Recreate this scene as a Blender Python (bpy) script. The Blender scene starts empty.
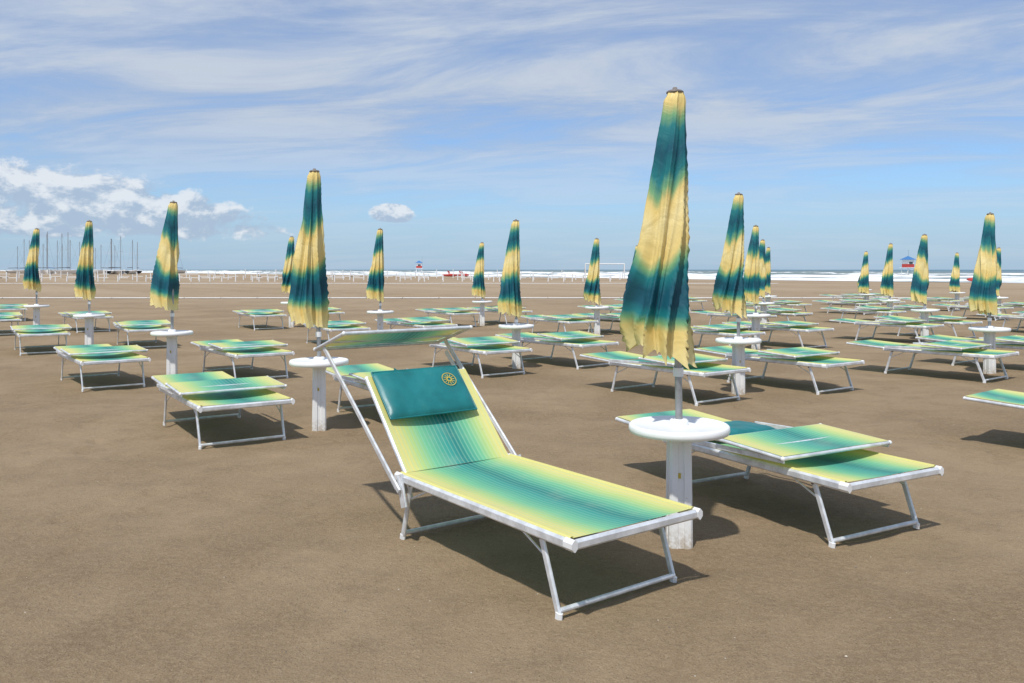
import bpy, math, random
from mathutils import Vector, noise, Matrix
K=0.875
random.seed(7)
scene=bpy.context.scene
scene.view_settings.view_transform='Standard'
scene.view_settings.look='None'
scene.view_settings.exposure=0

# ------------------------------------------------------------ node helpers
class NT:
    def __init__(s,tree): s.t=tree; s.n=tree.nodes; s.l=tree.links
    def new(s,ty,**kw):
        n=s.n.new(ty)
        for k,v in kw.items():
            setattr(n,k,v)
        return n
    def put(s,sock,v):
        if isinstance(v,bpy.types.NodeSocket): s.l.new(v,sock)
        elif isinstance(v,(tuple,list)) and len(v)==3 and sock.type=='RGBA': sock.default_value=(*v,1)
        else: sock.default_value=v
    def math(s,op,a,b=0.0,c=None,clamp=False):
        n=s.new('ShaderNodeMath',operation=op,use_clamp=clamp)
        s.put(n.inputs[0],a); s.put(n.inputs[1],b)
        if c is not None: s.put(n.inputs[2],c)
        return n.outputs[0]
    def mix(s,f,a,b,bt='MIX'):
        n=s.new('ShaderNodeMix',data_type='RGBA',blend_type=bt)
        s.put(n.inputs[0],f); s.put(n.inputs[6],a); s.put(n.inputs[7],b)
        return n.outputs[2]
    def noise(s,vec,scale,detail=4,rough=.5,dist=0.0):
        n=s.new('ShaderNodeTexNoise')
        if vec is not None: s.l.new(vec,n.inputs['Vector'])
        n.inputs['Scale'].default_value=scale; n.inputs['Detail'].default_value=detail
        n.inputs['Roughness'].default_value=rough; n.inputs['Distortion'].default_value=dist
        return n.outputs[0]
    def comb(s,x,y,z=0.0):
        n=s.new('ShaderNodeCombineXYZ'); s.put(n.inputs[0],x); s.put(n.inputs[1],y); s.put(n.inputs[2],z); return n.outputs[0]
    def sep(s,v):
        n=s.new('ShaderNodeSeparateXYZ'); s.l.new(v,n.inputs[0]); return n.outputs
    def ss(s,v,a,b,lo=0.0,hi=1.0):
        n=s.new('ShaderNodeMapRange',interpolation_type='SMOOTHSTEP')
        s.put(n.inputs[0],v); s.put(n.inputs[1],a); s.put(n.inputs[2],b); s.put(n.inputs[3],lo); s.put(n.inputs[4],hi)
        return n.outputs[0]
    def ramp(s,f,stops,interp='LINEAR'):
        n=s.new('ShaderNodeValToRGB'); n.color_ramp.interpolation=interp
        e=n.color_ramp.elements
        e[0].position=stops[0][0]; e[0].color=(*stops[0][1],1)
        e[1].position=stops[-1][0]; e[1].color=(*stops[-1][1],1)
        for p,c in stops[1:-1]:
            q=e.new(p); q.color=(*c,1)
        s.l.new(f,n.inputs[0]); return n.outputs[0]
    def bump(s,h,strength,dist,normal=None):
        n=s.new('ShaderNodeBump'); n.inputs['Strength'].default_value=strength; n.inputs['Distance'].default_value=dist
        s.l.new(h,n.inputs['Height'])
        if normal is not None: s.l.new(normal,n.inputs['Normal'])
        return n.outputs[0]

def mat(name):
    m=bpy.data.materials.new(name); m.use_nodes=True
    nt=NT(m.node_tree); b=m.node_tree.nodes['Principled BSDF']
    return m,nt,b

def simple(name,col,rough=.5,metal=0.0,var=.15,scale=8,bump=.0,spec=.5):
    m,nt,b=mat(name)
    tc=nt.new('ShaderNodeTexCoord').outputs['Object']
    n=nt.noise(tc,scale,5,.6)
    c=nt.mix(nt.ss(n,.3,.7),tuple(x*(1-var) for x in col),tuple(min(1,x*(1+var*.4)) for x in col))
    nt.put(b.inputs['Base Color'],c)
    nt.put(b.inputs['Roughness'],nt.ss(n,.2,.8,rough*.8,min(1,rough*1.25)))
    b.inputs['Metallic'].default_value=metal
    b.inputs['Specular IOR Level'].default_value=spec
    if bump>0: nt.put(b.inputs['Normal'],nt.bump(nt.noise(tc,scale*12,3),.3,bump))
    return m

# sand
def sand_mat():
    m,nt,b=mat('sand')
    pos=nt.new('ShaderNodeNewGeometry').outputs['Position']
    big=nt.noise(pos,.5,6,.62,.5); mid=nt.noise(pos,2.6,6,.65); fine=nt.noise(pos,30,5,.75); gr=nt.noise(pos,140,3,.75)
    c=nt.mix(nt.ss(big,.34,.64),(.225,.158,.092),(.325,.236,.146))
    c=nt.mix(nt.ss(mid,.42,.70,0,.55),c,(.200,.142,.084))
    c=nt.mix(nt.ss(fine,.40,.66,0,.45),c,(.35,.262,.166))
    c=nt.mix(nt.ss(gr,.55,.68,0,.75),c,(.120,.085,.052))
    c=nt.mix(nt.ss(gr,.32,.45,.55,0),c,(.45,.35,.23))
    s=nt.sep(pos)
    q=nt.math('ADD',nt.math('MULTIPLY',s[0],.8),nt.math('MULTIPLY',s[1],.6))
    u=nt.math('ADD',nt.math('MULTIPLY',s[0],-.6),nt.math('MULTIPLY',s[1],.8))
    st=nt.noise(nt.comb(nt.math('MULTIPLY',q,.10),nt.math('MULTIPLY',u,.012)),1.0,5,.6)
    far=nt.ss(s[1],10,60)
    c=nt.mix(nt.math('MULTIPLY',far,nt.ss(st,.35,.7,.2,.85)),c,(.39,.30,.205))
    nt.put(b.inputs['Base Color'],c)
    b.inputs['Roughness'].default_value=.92
    b.inputs['Specular IOR Level'].default_value=.18
    b1=nt.bump(mid,.55,.05); b2=nt.bump(fine,.8,.018,b1); b3=nt.bump(gr,.8,.006,b2)
    nt.put(b.inputs['Normal'],b3)
    return m

def trans_fabric(m,nt,b,col,tr=.28):
    out=nt.n['Material Output']
    t=nt.new('ShaderNodeBsdfTranslucent'); nt.put(t.inputs[0],col)
    mx=nt.new('ShaderNodeMixShader'); mx.inputs[0].default_value=tr
    nt.l.new(b.outputs[0],mx.inputs[1]); nt.l.new(t.outputs[0],mx.inputs[2]); nt.l.new(mx.outputs[0],out.inputs[0])

Y=(.74,.69,.24); YG=(.48,.64,.22); G=(.18,.53,.29); T=(.035,.33,.28); TD=(.012,.21,.20)
def sling_mat():
    m,nt,b=mat('striped_sling_fabric')
    uv=nt.new('ShaderNodeUVMap').outputs[0]
    s=nt.sep(uv)
    x=s[0]
    stp=nt.math('DIVIDE',nt.math('FLOOR',nt.math('MULTIPLY',x,26)),26)
    xx=nt.math('ADD',nt.math('MULTIPLY',x,.2),nt.math('MULTIPLY',stp,.8))
    c=nt.ramp(xx,[(0,Y),(.06,Y),(.15,YG),(.27,G),(.38,(.08,.40,.28)),(.47,T),(.56,TD),(.64,(.06,.36,.26)),(.74,G),(.84,YG),(.92,Y),(1,Y)])
    fine=nt.math('SINE',nt.math('MULTIPLY',x,26*6.283))
    c=nt.mix(nt.ss(fine,.1,1,0,.28),c,(.42,.68,.48))
    ob=nt.new('ShaderNodeTexCoord').outputs['Object']
    c=nt.mix(nt.ss(nt.noise(ob,4,6,.65),.5,.8,0,.28),c,(.55,.55,.40))
    c=nt.mix(nt.ss(nt.noise(ob,22,4,.7),.60,.75,0,.18),c,(.40,.36,.26))
    nt.put(b.inputs['Base Color'],c)
    b.inputs['Roughness'].default_value=.55
    w=nt.math('MULTIPLY',nt.math('SINE',nt.math('MULTIPLY',s[0],900)),nt.math('SINE',nt.math('MULTIPLY',s[1],1500)))
    wr=nt.noise(ob,6,3,.5)
    nt.put(b.inputs['Normal'],nt.bump(w,.25,.002,nt.bump(wr,.3,.012)))
    trans_fabric(m,nt,b,c,.16)
    return m
def umb_mat():
    m,nt,b=mat('umbrella_canvas')
    uv=nt.new('ShaderNodeUVMap').outputs[0]
    s=nt.sep(uv)
    ob=nt.new('ShaderNodeTexCoord').outputs['Object']
    t=nt.math('ADD',s[1],nt.math('MULTIPLY',nt.math('SUBTRACT',nt.noise(ob,5,3),.5),.05))
    Yc=(.86,.66,.24);Yl=(.90,.75,.36);Gc=(.20,.42,.20);Tc=(.012,.20,.215);Td=(.006,.095,.14)
    c=nt.ramp(t,[(0,Yc),(.04,Yc),(.085,Gc),(.125,Tc),(.21,Td),(.29,Tc),(.335,Gc),(.375,Yc),(.45,Yl),(.575,Yc),(.62,Gc),(.655,Tc),(.72,Td),(.79,Td),(.835,Tc),(.865,Gc),(.90,Yc),(1,Yl)])
    nt.put(b.inputs['Base Color'],c)
    b.inputs['Roughness'].default_value=.5
    n1=nt.noise(ob,9,4,.5,.8); n2=nt.noise(ob,300,2)
    nt.put(b.inputs['Normal'],nt.bump(n2,.12,.001,nt.bump(n1,.3,.025)))
    trans_fabric(m,nt,b,c,.14)
    return m
def white_mat():
    m,nt,b=mat('weathered_white_paint')
    ob=nt.new('ShaderNodeTexCoord').outputs['Object']; s=nt.sep(ob)
    n=nt.noise(ob,9,6,.65); n2=nt.noise(ob,45,4,.6)
    low=nt.ss(s[2],0,.14,.75,0)
    c=nt.mix(nt.ss(n,.45,.75,0,.3),(.83,.83,.82),(.68,.67,.63))
    c=nt.mix(nt.math('MULTIPLY',low,nt.ss(n2,.3,.65)),c,(.40,.32,.23))
    c=nt.mix(nt.ss(n2,.67,.73,0,.45),c,(.45,.42,.37))
    nt.put(b.inputs['Base Color'],c); b.inputs['Roughness'].default_value=.45
    nt.put(b.inputs['Normal'],nt.bump(n2,.2,.002))
    return m
SAND=sand_mat(); SLING=sling_mat(); UMB=umb_mat(); WHITE=white_mat()
ALU=simple('brushed_aluminium',(.76,.78,.80),.38,.35,.22,14)
CAP=simple('white_plastic',(.80,.80,.79),.4,0,.10,20)
POLE=simple('grey_steel_pole',(.40,.41,.42),.4,.7,.25,12)
PIL=simple('teal_cushion_vinyl',(.008,.17,.18),.42,0,.2,6,.002)
GOLD=simple('gold_print',(.55,.42,.06),.5,0,.1,30)
FIN=simple('umbrella_finial',(.20,.17,.15),.5,0,.2,20)
SHELL=simple('shell',(.58,.52,.43),.6,0,.3,50)
RED=simple('red_paint',(.5,.05,.04),.5); BLUE=simple('blue_paint',(.05,.18,.42),.5); DARK=simple('dark_grey',(.08,.09,.10),.6)

# ------------------------------------------------------------ mesh builder (survey units, scaled by K at the end)
class MB:
    def __init__(s): s.v=[];s.f=[];s.m=[];s.uv=[];s.sm=[];s.mats=[]
    def mi(s,m):
        if m not in s.mats: s.mats.append(m)
        return s.mats.index(m)
    def add(s,vs,fs,m,uvs=None,smooth=True):
        o=len(s.v); s.v+= [Vector(v) for v in vs]; k=s.mi(m)
        for i,f in enumerate(fs):
            s.f.append([o+a for a in f]); s.m.append(k); s.sm.append(smooth)
            s.uv.append([uvs[a] for a in f] if uvs else [(0,0)]*len(f))
    def tube(s,p0,p1,r,m,seg=10,r1=None,cap=True):
        p0=Vector(p0);p1=Vector(p1);d=(p1-p0).normalized()
        a=d.orthogonal().normalized(); b=d.cross(a)
        r1=r if r1 is None else r1
        vs=[];fs=[]
        for i in range(seg):
            t=2*math.pi*i/seg; q=a*math.cos(t)+b*math.sin(t)
            vs+= [p0+q*r,p1+q*r1]
        for i in range(seg):
            j=(i+1)%seg; fs.append([2*i,2*j,2*j+1,2*i+1])
        s.add(vs,fs,m)
        if cap:
            s.add(vs[0::2],[list(range(seg))[::-1]],m,smooth=False); s.add(vs[1::2],[list(range(seg))],m,smooth=False)
    def bar(s,p0,p1,w,h,m,up=(0,0,1),ch=.25):
        """bevelled rectangular bar"""
        p0=Vector(p0);p1=Vector(p1);d=(p1-p0).normalized();up=Vector(up)
        a=d.cross(up).normalized(); b=a.cross(d).normalized()
        c=min(w,h)*ch
        prof=[(w/2-c,-h/2),(w/2,-h/2+c),(w/2,h/2-c),(w/2-c,h/2),(-w/2+c,h/2),(-w/2,h/2-c),(-w/2,-h/2+c),(-w/2+c,-h/2)]
        vs=[p0+a*x+b*y for x,y in prof]+[p1+a*x+b*y for x,y in prof]
        fs=[[i,(i+1)%8,8+(i+1)%8,8+i] for i in range(8)]+[list(range(8))[::-1],list(range(8,16))]
        s.add(vs,fs,m,smooth=False)
    def lathe(s,prof,m,seg=40,c=(0,0,0),smooth=True):
        vs=[];fs=[];n=len(prof)
        for i in range(seg):
            t=2*math.pi*i/seg
            for r,z in prof: vs.append((c[0]+r*math.cos(t),c[1]+r*math.sin(t),c[2]+z))
        for i in range(seg):
            j=(i+1)%seg
            for k in range(n-1): fs.append([i*n+k,j*n+k,j*n+k+1,i*n+k+1])
        s.add(vs,fs,m,smooth=smooth)
    def ball(s,c,r,m,seg=10,sc=(1,1,1)):
        vs=[];fs=[];n=seg//2+1
        for i in range(seg):
            t=2*math.pi*i/seg
            for k in range(n):
                p=math.pi*k/(n-1); vs.append((c[0]+sc[0]*r*math.sin(p)*math.cos(t),c[1]+sc[1]*r*math.sin(p)*math.sin(t),c[2]+sc[2]*r*math.cos(p)))
        for i in range(seg):
            j=(i+1)%seg
            for k in range(n-1): fs.append([i*n+k,i*n+k+1,j*n+k+1,j*n+k])
        s.add(vs,fs,m)
    def grid(s,fn,nu,nv,m,closeu=False):
        vs=[];uv=[];fs=[]
        for j in range(nv+1):
            for i in range(nu+1):
                p,t=fn(i/nu,j/nv); vs.append(p); uv.append(t)
        for j in range(nv):
            for i in range(nu):
                a=j*(nu+1)+i; fs.append([a,a+1,a+nu+2,a+nu+1])
        s.add(vs,fs,m,uv)
    def mesh(s,name):
        me=bpy.data.meshes.new(name)
        me.from_pydata([v*K for v in s.v],[],s.f)
        for m in s.mats: me.materials.append(m)
        me.polygons.foreach_set('material_index',s.m); me.polygons.foreach_set('use_smooth',s.sm)
        l=me.uv_layers.new(name='UVMap'); fl=[c for f in s.uv for p in f for c in p]
        l.data.foreach_set('uv',fl); me.update(); return me
def place(me,name,x,y,rot=0,z=0,parent=None):
    o=bpy.data.objects.new(name,me); scene.collection.objects.link(o)
    o.location=(x*K,y*K,z*K); o.rotation_euler=(0,0,rot)
    if parent: o.parent=parent
    return o

# ------------------------------------------------------------ sun lounger
def lounger(raised,seed=0):
    b=MB(); rnd=random.Random(seed)
    X=.415; zr=.375; hy=.45
    for sx in (-1,1):
        b.bar((sx*X,-1.09,zr),(sx*X,hy+.02,zr),.030,.050,ALU,ch=.35)
        b.bar((sx*X,-1.118,zr),(sx*X,-1.055,zr),.036,.056,CAP,ch=.45)
        b.bar((sx*X,hy-.03,zr),(sx*X,hy+.035,zr),.034,.056,CAP,ch=.4)
    b.bar((-X+.02,-1.10,zr),(X-.02,-1.10,zr),.030,.046,ALU,ch=.35)
    for y in (-.32,.30): b.tube((-X,y,zr-.02),(X,y,zr-.02),.010,ALU,8)
    for (ya,yf) in ((-.84,-.97),(.36,.47)):
        xi=X-.028; xf=X-.033
        for sx in (-1,1):
            b.bar((sx*xi,ya,zr-.01),(sx*xf,yf,.012),.018,.036,ALU,up=(0,1,0),ch=.35)
            b.bar((sx*xf,yf-.0,.028),(sx*xf,yf+.004,-.004),.026,.044,CAP,up=(0,1,0),ch=.4)
            b.tube((sx*(xi+.012),ya,zr-.03),(sx*(xi-.02),ya,zr-.03),.011,DARK,8)
        b.bar((-xf,yf,.035),(xf,yf,.035),.026,.024,ALU,ch=.35)
        for sx in (-1,1):
            yb=ya+(.20 if yf<ya else -.20)
            b.tube((sx*(xi-.012),ya+(yf-ya)*.35,zr*.66),(sx*(xi-.012),yb,zr-.02),.006,ALU,6)
    W=X-.018
    def seat(u,v):
        x=-W+2*W*u; y=-1.085+(hy+1.085)*v
        z=.402-.030*(1-(2*u-1)**2)*math.sin(math.pi*min(1,max(0,v*.96+.02)))**.6+.002*math.sin(23*v+3*u)
        return (x,y,z),(u,v)
    b.grid(seat,24,40,SLING)
    for k,sx in ((0.0,-1),(.999,1)):
        def hem(u,v,sx=sx,k=k):
            a=math.pi*(u*1.15-.1)
            return (sx*(W+.004)+sx*.013*math.cos(a),-1.08+(hy+1.08)*v,.397+.011*math.sin(a)),(k,v)
        b.grid(hem,6,30,SLING)
    if raised: d=Vector((0,.70,.714)); L=.72
    else: d=Vector((0,.998,.05)).normalized(); L=.66
    n=Vector((0,-d.z,d.y)); o=Vector((0,hy,.385))
    xb=X-.045
    for sx in (-1,1):
        b.tube(o+Vector((sx*xb,0,0)),o+Vector((sx*xb,0,0))+d*L,.016,ALU,10)
        b.ball(o+Vector((sx*xb,0,0))+d*L,.018,CAP,8)
    b.tube(o+Vector((-xb,0,0))+d*L,o+Vector((xb,0,0))+d*L,.015,ALU,10)
    def back(u,v):
        p=o+Vector((-(xb+.004)+2*(xb+.004)*u,0,0))+d*(L*v)+n*(.022-.030*(1-(2*u-1)**2)*math.sin(math.pi*v)**.6)
        return tuple(p),(u,v*.45+1)
    b.grid(back,24,18,SLING)
    if raised:
        for sx in (-1,1):
            b.bar(o+Vector((sx*(xb-.02),0,0))+d*.26,(sx*(xb-.02),.41,.24),.010,.024,ALU,up=(0,1,0))
    xa=X+.040
    if raised:
        p0=Vector((0,.385,.31)); p1=Vector((0,1.36,1.075)); c0=p1+Vector((0,.12,-.02)); cd=Vector((0,-.44,.135))
    else:
        p0=Vector((0,.45,.415)); p1=Vector((0,-.70,.455)); c0=p1+Vector((0,0,.012)); cd=Vector((0,.56,.02+.03*rnd.random()))
    for sx in (-1,1):
        up=(0,1,0) if raised else (0,0,1)
        a0=p0+Vector((sx*xa,0,0)); a1=p1+Vector((sx*(xa+.025),0,0))
        b.bar(a0,a1,.014,.034,ALU,up=up)
        if raised:
            b.bar(a0+Vector((-sx*.022,.07,.0)),a0+(a1-a0)*.9+Vector((-sx*.022,.05,-.0)),.014,.030,CAP,up=up)
            b.bar((sx*(X+.02),.36,.22),(sx*(X+.02),.42,.40),.014,.06,ALU,up=up)
    xc=xa+.035
    c1=c0+cd
    cn=Vector((0,-cd.z,cd.y)).normalized()
    if cn.z<0: cn=-cn
    for sx in (-1,1):
        b.tube(c0+Vector((sx*xc,0,0)),c1+Vector((sx*xc,0,0)),.012,ALU,8)
        for c in (c0,c1): b.ball(c+Vector((sx*xc,0,0)),.016,CAP,8)
    for c in (c0,c1): b.tube(c+Vector((-xc,0,0)),c+Vector((xc,0,0)),.012,ALU,8)
    b.tube(c0+cd*.5+Vector((-xc,0,-.004)),c0+cd*.5+Vector((xc,0,-.004)),.008,ALU,8)
    def can(u,v):
        p=c0+Vector((-xc+.006+2*(xc-.006)*u,0,0))+cd*(.01+.98*v)+cn*(.013-(.026 if raised else .014)*math.sin(math.pi*v)*math.sin(math.pi*u))
        return tuple(p),(u,v*.3)
    b.grid(can,20,10,SLING)
    return b.mesh('sun_lounger_raised' if raised else 'sun_lounger_flat')

def pillow(raised):
    b=MB()
    if raised: d=Vector((0,.70,.714)); L0,L1=.36,.73
    else: d=Vector((0,1,.0)); L0,L1=-.36,.0
    n=Vector((0,-d.z,d.y)); o=Vector((0,.45,.385 if raised else .385))
    hw=.325 if raised else .30; hl=(L1-L0)/2; c=o+d*((L0+L1)/2)+n*.052+Vector((-.035 if raised else .02,0,0))
    def surf(sgn):
        def fn(u,v):
            a=2*u-1; q=2*v-1
            e=(max(0,1-abs(a)**5)*max(0,1-abs(q)**4))**.5
            w=.005*math.sin(7*a+2*q)*math.sin(4*q+1.5)*e+.003*math.sin(19*a+3*q)*e*abs(q)
            shr=1-.02*abs(a*q)
            p=c+Vector((a*hw*shr,0,0))+d*(q*hl*shr)+n*(sgn*.032*e+w)
            return tuple(p),(u,v)
        return fn
    b.grid(surf(1),40,24,PIL); b.grid(surf(-1),40,24,PIL)
    pts=[(-1,-1),(1,-1),(1,1),(-1,1),(-1,-1)]
    for (a,q),(a2,q2) in zip(pts,pts[1:]):
        b.tube(c+Vector((a*hw*.985,0,0))+d*(q*hl*.985),c+Vector((a2*hw*.985,0,0))+d*(q2*hl*.985),.006,PIL,6)
    if raised:
        e=c+Vector((.195,0,0))+d*.055+n*.0335
        def ringpts(r,t): return e+Vector((1,0,0))*(r*math.cos(t))+d*(r*math.sin(t))
        def ring(r0,r1,m=36,dz=.0):
            vs=[];fs=[]
            for i in range(m):
                t=2*math.pi*i/m; vs+=[ringpts(r0,t)+n*dz,ringpts(r1,t)+n*dz]
            for i in range(m):
                j=(i+1)%m; fs.append([2*i,2*j,2*j+1,2*i+1])
            b.add(vs,fs,GOLD)
        ring(.048,.053); ring(.012,.020)
        for i in range(12):
            t=2*math.pi*i/12; vs=[ringpts(.022,t-.12),ringpts(.022,t+.12),ringpts(.041,t+.05),ringpts(.041,t-.05)]
            b.add(vs,[[0,1,2,3]],GOLD)
        b.bar(c+d*hl*.9+Vector((-.12,0,-.01)),c+d*(hl*.9)+Vector((-.12,0,0))+d*.06-n*.05,.03,.004,PIL,up=(1,0,0))
    return b.mesh('headrest_pillow')

# ------------------------------------------------------------ umbrella & table
def umbrella(seed):
    b=MB(); r=random.Random(seed)
    H=2.60; Lc=1.53; lean=math.pi+r.uniform(-.35,.35)
    n=7; ph=r.uniform(0,6.28); tw=r.uniform(.5,1.0)*r.choice((-1,1)); bulk=r.uniform(.96,1.06)
    off=Vector((seed*3.7,seed*1.3,0))
    ldir=Vector((math.cos(lean),math.sin(lean),0))
    p1,p2,p3=[r.uniform(0,6.28) for _ in range(3)]
    def fn(u,v):
        th=2*math.pi*u; t=v
        R=bulk*(.060+.122*min(1,t/.88)**1.0)
        if t>.9: R*=1-.10*((t-.9)/.1)
        if t<.03: R*=.75+.25*t/.03
        nzp=noise.noise(Vector((math.cos(th)*.8,math.sin(th)*.8,t*1.6))+off*3)
        phi=th+tw*t+.35*math.sin(th+p1)+.10*math.sin(5*t+p2)+.55*nzp*min(1,t*2)
        sw=abs(math.sin(n*phi/2))
        g=1-2*sw**.62
        sw2=abs(math.sin(n*phi+1.3+2.2*t+p3)); g2=1-2*sw2**.8
        nz=noise.noise(Vector((math.cos(th)*1.1,math.sin(th)*1.1,t*2.2))+off)
        nz2=noise.noise(Vector((math.cos(th)*2.4,math.sin(th)*2.4,t*6))+off*2)
        amp=.10+.20*t
        rr=R*(1.0+amp*g+.075*g2*min(1,t*1.6)+.20*nz*t+.08*nz2)
        ext=1+.016*g+.010*g2+.028*math.cos(th-lean+math.pi)+.015*nz
        c=ldir*(max(0,R-.06)*.95)
        z=H-Lc*t*ext
        rr*= .95
        x=rr*math.cos(th)+c.x; y=rr*math.sin(th)+c.y
        uvt=t*(1+.01*g)+.045*math.sin(th+p1+1.5*t)*math.sin(math.pi*min(1,t*1.05))+(.026*g+.014*g2)*math.sin(math.pi*t)+.07*nz*math.sin(math.pi*t)
        return (x,y,z),(u,min(.999,max(.001,uvt)))
    b.grid(fn,168,64,UMB)
    b.lathe([(0,.028),(.012,.028),(.016,.016),(.040,.010),(.050,.003),(.050,-.006),(.03,-.012),(0,-.012)],FIN,20,(0,0,H))
    b.tube((0,0,.62),(0,0,H),.021,POLE,14)
    b.tube((0,0,.95),(0,0,1.0),.03,CAP,14)
    return b.mesh('beach_umbrella')
def table():
    b=MB()
    R=.288
    b.lathe([(0,.700),(.05,.700),(R-.03,.697),(R-.022,.703),(R-.008,.703),(R,.695),(R+.002,.672),(R-.006,.655),(R-.02,.652),(.10,.648),(.0,.648)],WHITE,64)
    b.lathe([(.055,.696),(.055,.722),(.045,.732),(.0,.732)],WHITE,24)
    def prof(h):
        g=h*.30; dpt=h*.16; c=h*.18
        pts=[]
        for k in range(4):
            a=k*math.pi/2
            for (x,y) in ((h,-h+c),(h,-g),(h-dpt,-g*.8),(h-dpt,g*.8),(h,g),(h,h-c)):
                pts.append((x*math.cos(a)-y*math.sin(a),x*math.sin(a)+y*math.cos(a)))
        return pts
    zs=[(-.08,.070),(.05,.068),(.6,.062),(.60,.062),(.648,.078)]
    vs=[];
    for z,h in zs: vs+=[(x,y,z) for x,y in prof(h)]
    m=24; fs=[]
    for k in range(len(zs)-1):
        for i in range(m): fs.append([k*m+i,k*m+(i+1)%m,(k+1)*m+(i+1)%m,(k+1)*m+i])
    b.add(vs,fs,WHITE,smooth=False)
    b.bar((-.014,-.057,.40),(-.014,-.057,.43),.026,.006,GOLD,up=(0,1,0))
    return b.mesh('side_table')

LR=lounger(True); LF=[lounger(False,s) for s in (1,2,3)]
UM=[umbrella(s) for s in (21,12,13,14,15)]; TB=table()

posts=[
 (.97,4.94,2.63),(-1.92,8.46,2.58),(-4.92,12.3,2.57),(-8.43,16.95,2.56),(-11.97,21.4,2.62),
 (2.93,11.0,2.57),(4.89,17.05,2.47),(6.85,23.15,2.40),(8.8,29.2,2.35),
 (.07,13.8,2.39),(2.06,20.6,2.34),(3.96,26.7,2.34),(5.9,32.8,2.34),
 (-2.85,18.4,2.47),(-.85,24.3,2.36),(-6.1,23.5,2.50),
 (7.36,13.1,2.455),(9.32,19.2,2.38),(11.25,25.3,2.36),(13.1,31.4,2.25),(6.16,7.15,2.5),
 (17.6,33.6,2.25),(15.85,27.7,2.3),(14.1,21.6,2.4),(-16.6,25.9,2.5),(16.0,38.5,2.3)]
wv=Vector((.8,.6)); uvv=Vector((-.6,.8))
R0=math.radians(36.87)
for i,(x,y,zt) in enumerate(posts):
    place(TB,'side_table',x,y,math.radians(random.uniform(-8,8)+(12 if i else 4)))
    um=place(UM[i%5],'beach_umbrella',x,y,random.uniform(-.3,.3) if i else 0,zt-2.61+.01)
    lean={0:-.7,1:-1.6,2:.6}.get(i,random.uniform(-.8,.8))
    um.rotation_euler[1]=math.radians(lean); um.location.x-=math.radians(lean)*.7*K
    for side in (-1,1):
        if i==0: continue
        o=wv*(side*.95+.12+random.uniform(-.10,.10))+uvv*(.45+random.uniform(-.22,.22))
        if i==1 and side==-1: o=Vector((-1.08,.12))
        if i==2 and side==1: o=Vector((.72,.75))
        place(LF[random.randrange(3)],'sun_lounger',x+o.x,y+o.y,R0+math.radians(random.uniform(-5,5)))
l1=place(LR,'sun_lounger',-.06,4.90,R0)
place(pillow(True),'headrest_pillow',0,0,parent=l1)
l2=place(LF[0],'sun_lounger',1.70,5.93,math.radians(29.5))
place(pillow(False),'headrest_pillow',0,0,parent=l2)

# ------------------------------------------------------------ ground sheet
def axis(lo,hi,fine,far):
    a=[];x=lo
    while x<hi: a.append(x); x+=fine
    st=fine
    up=[hi]
    while up[-1]<far: st*=1.22; up.append(up[-1]+st)
    dn=[lo]; st=fine
    while dn[-1]>-far: st*=1.22; dn.append(dn[-1]-st)
    return sorted(set(dn[1:]+a+up))
rf=random.Random(3)
steps=[]
for k in range(16):
    x,y=rf.uniform(-5,5),rf.uniform(2,10); a=rf.uniform(0,6.28)
    for j in range(14):
        x+=.42*math.cos(a); y+=.42*math.sin(a); a+=rf.uniform(-.25,.25)
        s=1 if j%2 else -1
        steps.append((x-s*.09*math.sin(a),y+s*.09*math.cos(a),a,rf.uniform(.5,1.5)))
xs=axis(-4.5,5.5,.04,5200); ys=axis(1.5,10,.04,5200)
cells={}
for st in steps:
    for i in range(-1,2):
        for j in range(-1,2): cells.setdefault((int(st[0]//.5)+i,int(st[1]//.5)+j),[]).append(st)
def gh(x,y):
    if abs(x)>60 or y>60 or y<-40: return 0
    f=1/(1+max(0,(abs(x)+abs(y)-20))*.05)
    z=.020*noise.noise(Vector((x*.7,y*.7,0)))+.014*noise.noise(Vector((x*2.3,y*2.3,5)))+.007*noise.noise(Vector((x*6,y*6,9)))
    for sx,sy,a,dp in cells.get((int(x//.5),int(y//.5)),()):
        dx=x-sx;dy=y-sy; p=(dx*math.cos(a)+dy*math.sin(a))/.14; q=(-dx*math.sin(a)+dy*math.cos(a))/.065
        e=p*p+q*q
        if e<5: z+=dp*(-.013*math.exp(-e)+.005*math.exp(-(math.sqrt(e)-1.5)**2*4))
    return z*f-.004
vs=[(x*K,y*K,gh(x,y)*K) for y in ys for x in xs]; nx=len(xs)
fs=[(j*nx+i,j*nx+i+1,(j+1)*nx+i+1,(j+1)*nx+i) for j in range(len(ys)-1) for i in range(nx-1)]
me=bpy.data.meshes.new('sand_beach'); me.from_pydata(vs,[],fs); me.materials.append(SAND)
me.polygons.foreach_set('use_smooth',[True]*len(fs)); me.update()
place(me,'sand_beach',0,0)
b=MB(); rs=random.Random(8)
for i in range(420):
    y=1.8+rs.random()**1.6*14; x=rs.uniform(-.75,.75)*y; z=gh(x,y)+.001; r=rs.uniform(.002,.006)*(1.6 if rs.random()<.05 else 1)
    n=rs.choice((5,6)); a0=rs.uniform(0,6.28)
    ring=[(x+r*rs.uniform(.6,1.1)*math.cos(a0+6.283*k/n),y+r*rs.uniform(.6,1.1)*math.sin(a0+6.283*k/n),z) for k in range(n)]
    b.add(ring+[(x,y,z+r*.5)],[[k,(k+1)%n,n] for k in range(n)],SHELL if rs.random()<.5 else DARK,smooth=False)
place(b.mesh('shell_fragments'),'shell_fragments',0,0)

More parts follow.
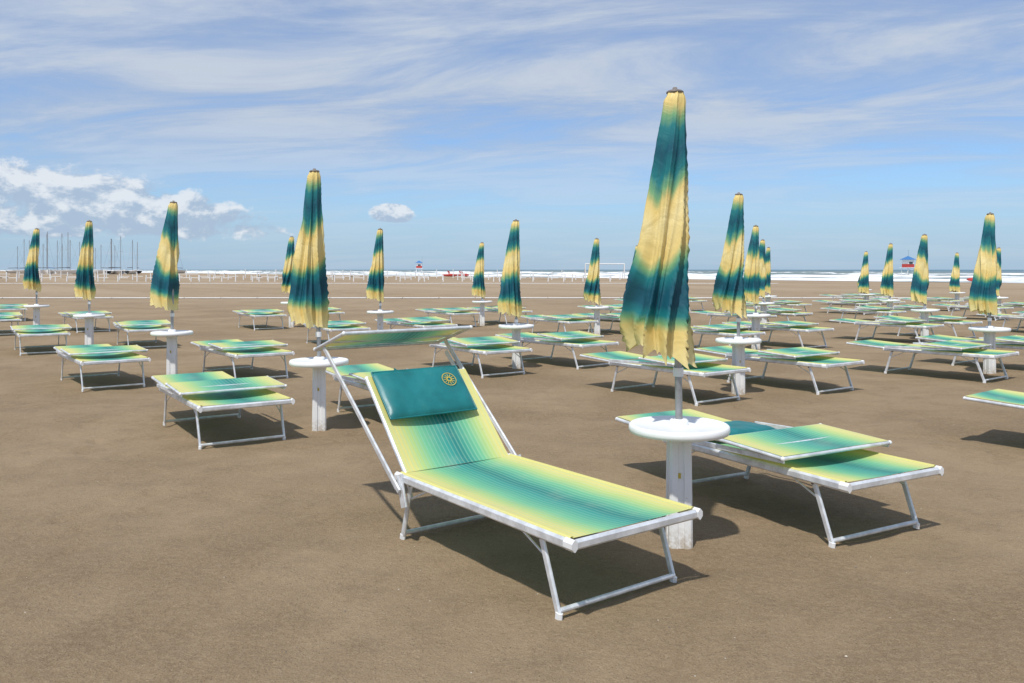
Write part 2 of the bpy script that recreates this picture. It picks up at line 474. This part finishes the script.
# ------------------------------------------------------------ sea
def sea():
    m,nt,b=mat('sea_water')
    ob=nt.new('ShaderNodeTexCoord').outputs['Object']; s=nt.sep(ob)
    q=s[0]; u=s[1]
    n1=nt.noise(nt.comb(nt.math('MULTIPLY',q,.13),nt.math('MULTIPLY',u,.022)),1,6,.65,.4)
    n2=nt.noise(nt.comb(nt.math('MULTIPLY',q,.6),nt.math('MULTIPLY',u,.25)),1,4,.6)
    n=nt.math('ADD',nt.math('MULTIPLY',n1,.75),nt.math('MULTIPLY',n2,.25))
    thr=nt.ss(q,0,330,.44,.60)
    foam=nt.ss(nt.math('SUBTRACT',n,thr),0,.05)
    col=nt.mix(nt.ss(q,0,900),(.17,.21,.18),(.06,.14,.17))
    c=nt.mix(foam,col,(.84,.85,.85))
    nt.put(b.inputs['Base Color'],c); nt.put(b.inputs['Roughness'],nt.ss(foam,0,1,.35,.9))
    nt.put(b.inputs['Normal'],nt.bump(n2,.6,.4))
    qs=[0]; 
    while qs[-1]<320: qs.append(qs[-1]+2.2)
    while qs[-1]<6000: qs.append(qs[-1]*1.3)
    us=[-400+i*8 for i in range(0,250)]+[1600*1.3**i for i in range(7)]
    vs=[]
    for uu in us:
        for qq in qs:
            z=.02
            if 4<qq<400:
                f=noise.noise(Vector((qq*.09+uu*.004,uu*.015,2)))
                f2=noise.noise(Vector((qq*.33,uu*.05,7)))
                z+=max(0,f*.9+f2*.3)*1.2*min(1,qq/25)
            vs.append((qq*K,uu*K,z*K))
    nq=len(qs)
    fs=[(j*nq+i,j*nq+i+1,(j+1)*nq+i+1,(j+1)*nq+i) for j in range(len(us)-1) for i in range(nq-1)]
    me=bpy.data.meshes.new('sea'); me.from_pydata(vs,[],fs); me.materials.append(m)
    me.polygons.foreach_set('use_smooth',[True]*len(fs)); me.update()
    place(me,'sea',23-.8*20,181-.6*20,math.atan2(.6,.8))
sea()

# ------------------------------------------------------------ distant beach furniture
def walkway(name,y,x0,x1,w,m,z=.03):
    b=MB()
    x=x0
    while x<x1:
        b.bar((x,y,z),(x+1.95,y,z),w,.05,m); x+=2.0
    return place(b.mesh(name),name,0,0)
walkway('paved_walkway',47,-70,24,.5,WHITE)
walkway('paved_walkway',96,-90,30,1.0,WHITE)
def fence(y,x0,x1,h,sp,seed):
    b=MB(); r=random.Random(seed); x=x0
    while x<x1:
        hh=h*r.uniform(.6,1.15); b.bar((x,y,0),(x+r.uniform(-.05,.05),y,hh),.14,.14,CAP,up=(0,1,0))
        if r.random()<.72: b.bar((x+.1,y,h*.5),(x+sp*.9,y,h*.5),.05,.08,CAP)
        x+=sp*r.uniform(.5,1.7)
    place(b.mesh('beach_fence'),'beach_fence',0,0)
fence(112,-80,14,1.0,1.5,1); fence(130,-95,22,1.1,1.7,2); fence(158,-115,10,1.5,2.4,3)

def boat(seed):
    b=MB(); r=random.Random(seed)
    L=3.4; n=14
    def fn(u,v):
        a=-L+2*L*u; w=1.15*(1-max(0,(u-.35)/.65)**2.2)*(.8+.2*min(1,u*4)); s=2*v-1
        z=.25+ (abs(s)**2.2)*(.95+.35*u)
        return (a,s*w*(1 if abs(s)<1 else 1),z),(u,v)
    b.grid(fn,n,10,CAP)
    def deck(u,v):
        a=-L+2*L*u; w=1.12*(1-max(0,(u-.35)/.65)**2.2)*(.8+.2*min(1,u*4)); s=2*v-1
        return (a,s*w,1.18+.35*u+.06*(1-s*s)),(u,v)
    b.grid(deck,n,4,CAP)
    H=r.uniform(9.5,13)
    b.tube((.4,0,1.2),(.4,0,H),.085,POLE,6); b.tube((.4,0,2.2),(-2.8,0,2.1),.09,DARK if seed%2 else BLUE,6)
    b.tube((.4,0,H),(L,0,1.5),.015,POLE,4); b.tube((.4,0,H),(-L,0,1.5),.015,POLE,4)
    b.tube((.4,-.7,H*.6),(.4,.7,H*.6),.03,POLE,4)
    return b.mesh('sailing_boat')
BM=[boat(s) for s in (1,2,3)]
rb=random.Random(5)
for i in range(26):
    Yd=rb.uniform(240,330); px=rb.choice([rb.uniform(-508,-370),rb.uniform(-508,-440),rb.uniform(-440,-330)])
    place(BM[i%3],'sailing_boat',px*Yd/850,Yd,rb.uniform(0,6.28))

def hut():
    b=MB()
    for sx in (-1,1):
        for sy in (-1,1): b.bar((sx*1.0,sy*1.0,0),(sx*.9,sy*.9,2.0),.14,.14,CAP,up=(0,1,0))
    b.bar((-1.3,0,2.05),(1.3,0,2.05),2.6,.1,CAP)
    b.bar((0,0,2.1),(0,0,2.9),1.9,1.9,RED,up=(0,1,0),ch=.02); b.bar((0,0,2.9),(0,0,3.9),1.86,1.86,CAP,up=(0,1,0),ch=.02)
    b.bar((-.5,-.94,3.1),(.5,-.94,3.1),.03,.6,DARK,up=(0,0,1))
    vs=[(-1.3,-1.3,3.9),(1.3,-1.3,3.9),(1.3,1.3,3.9),(-1.3,1.3,3.9),(0,0,4.8)]
    b.add(vs,[[0,1,4],[1,2,4],[2,3,4],[3,0,4],[3,2,1,0]],BLUE,smooth=False)
    for i in range(6): b.bar((-.4,-1.1-.18*i,1.9-.33*i),(.4,-1.1-.18*i,1.9-.33*i),.12,.05,CAP)
    b.tube((1.2,1.2,2),(1.2,1.2,6.2),.04,POLE,6)
    return b.mesh('lifeguard_tower')
HT=hut()
place(HT,'lifeguard_tower',396*200/850,200,.3); place(HT,'lifeguard_tower',-93*300/850,300,.2)
def pedal():
    b=MB()
    for sx in (-1,1):
        b.ball((sx*.6,0,.35),.35,RED,12,(.8,5,.9))
    b.bar((0,-1.0,.65),(0,1.0,.65),1.3,.12,CAP)
    for sx in (-.35,.35): b.bar((sx,.2,.7),(sx,.45,1.3),.45,.08,RED,up=(0,1,0))
    return b.mesh('pedal_boat')
PB=pedal()
for px,Yd in ((-62,190),(-50,196),(470,106)): place(PB,'pedal_boat',px*Yd/850,Yd,rb.uniform(0,3))
def goal():
    b=MB()
    for x in (-3.5,3.5): b.tube((x,0,0),(x,0,2.6),.09,CAP,8)
    b.tube((-3.5,0,2.6),(3.5,0,2.6),.09,CAP,8)
    for x in (-3.5,3.5): b.tube((x,0,2.6),(x,1.8,0),.05,CAP,6)
    return b.mesh('goal_frame')
place(goal(),'goal_frame',93*150/850,150,.1)

# ------------------------------------------------------------ light
el=math.radians(60); az=math.atan2(-.38,-.92)
sd=Vector((math.sin(az)*math.cos(el),math.cos(az)*math.cos(el),math.sin(el)))
L=bpy.data.lights.new('sun','SUN'); L.energy=3.8; L.angle=math.radians(1.6); L.color=(1,.965,.90)
lo=bpy.data.objects.new('sun',L); scene.collection.objects.link(lo)
lo.rotation_euler=sd.to_track_quat('Z','Y').to_euler(); lo.location=(0,0,50)

w=bpy.data.worlds.new('World'); scene.world=w; w.use_nodes=True
nt=NT(w.node_tree); bg=w.node_tree.nodes['Background']
sky=nt.new('ShaderNodeTexSky'); sky.sky_type='NISHITA'; sky.sun_disc=False
sky.sun_elevation=el; sky.sun_rotation=az%(2*math.pi); sky.air_density=1.0; sky.dust_density=.5; sky.ozone_density=1.6
d=nt.new('ShaderNodeTexCoord').outputs['Generated']; s=nt.sep(d)
elv=nt.math('ARCSINE',s[2]); azi=nt.math('ARCTAN2',s[0],s[1])
# high thin veils
den=nt.math('ADD',nt.math('MAXIMUM',s[2],0.0),.10)
px=nt.math('DIVIDE',s[0],den); py=nt.math('DIVIDE',s[1],den)
v1=nt.comb(nt.math('MULTIPLY',px,.5),nt.math('ADD',py,nt.math('MULTIPLY',px,.22)))
c1=nt.noise(v1,1.5,8,.64,.6); c2=nt.noise(nt.comb(nt.math('MULTIPLY',px,.25),py,3.0),.40,4,.5,.3)
sm=nt.math('ADD',nt.math('MULTIPLY',c1,.6),nt.math('MULTIPLY',c2,.4))
ci=nt.math('MULTIPLY',nt.ss(sm,.34,.60),nt.ss(elv,.03,.20,.25,.95))
sheet=nt.math('MULTIPLY',nt.ss(nt.math('ADD',elv,nt.math('MULTIPLY',nt.math('SUBTRACT',c2,.5),.25)),.14,.22),.62)
ci=nt.math('MAXIMUM',ci,nt.math('MULTIPLY',sheet,nt.ss(c1,.25,.6,.5,1.25)))
base=nt.mix(1.0,sky.outputs[0],(.85,1.12,1.48),'MULTIPLY')
haze=nt.ss(elv,-.01,.14,.75,0)
base=nt.mix(haze,base,(3.6,5.3,7.3))
vc=nt.mix(nt.ss(c1,.38,.62),(4.4,5.15,6.4),(5.7,6.35,7.3))
col=nt.mix(ci,base,vc)
# low cumulus bank and one separate puff
cv=nt.comb(nt.math('MULTIPLY',azi,1.0),nt.math('MULTIPLY',elv,1.5))
cv2=nt.comb(nt.math('ADD',azi,-.006),nt.math('ADD',nt.math('MULTIPLY',elv,1.5),.016))
k1=nt.noise(cv,17,8,.62,.15); k2=nt.noise(cv2,17,8,.62,.15)
left=nt.ss(azi,-.36,-.21,1,0)
top=nt.math('ADD',.066,nt.math('MULTIPLY',left,nt.ss(azi,-.5,-.24,.066,.025)))
env=nt.math('MULTIPLY',nt.ss(elv,.018,.045),nt.math('SUBTRACT',1.0,nt.ss(nt.math('SUBTRACT',elv,top),-.045,.012)))
thr=nt.math('SUBTRACT',.75,nt.math('MULTIPLY',env,nt.math('ADD',.21,nt.math('MULTIPLY',left,.24))))
dx=nt.math('DIVIDE',nt.math('ADD',azi,.140),.034); dy=nt.math('DIVIDE',nt.math('SUBTRACT',elv,.066),.014)
pf=nt.ss(nt.math('ADD',nt.math('MULTIPLY',dx,dx),nt.math('MULTIPLY',dy,dy)),0,1.3,.42,0)
thr=nt.math('SUBTRACT',thr,pf)
cu=nt.math('MULTIPLY',nt.ss(nt.math('SUBTRACT',k1,thr),0,.13),nt.ss(nt.math('ADD',env,pf),0,.25))
lit=nt.ss(nt.math('ADD',nt.math('SUBTRACT',k1,k2),nt.math('MULTIPLY',nt.math('SUBTRACT',elv,.070),1.5)),-.06,.10)
ccol=nt.mix(lit,(4.1,5.15,6.6),(8.2,8.5,8.9))
col=nt.mix(nt.math('MULTIPLY',cu,.82),col,ccol)
nt.put(bg.inputs[0],col); bg.inputs[1].default_value=.10

cam=bpy.data.cameras.new('camera'); co=bpy.data.objects.new('camera',cam); scene.collection.objects.link(co)
cam.sensor_width=36; cam.lens=850/1024*36; cam.clip_end=20000; cam.clip_start=.05
cam.shift_y=-72/1024
co.location=(0,0,1.6*K); co.rotation_euler=(math.radians(90),0,0)
scene.camera=co
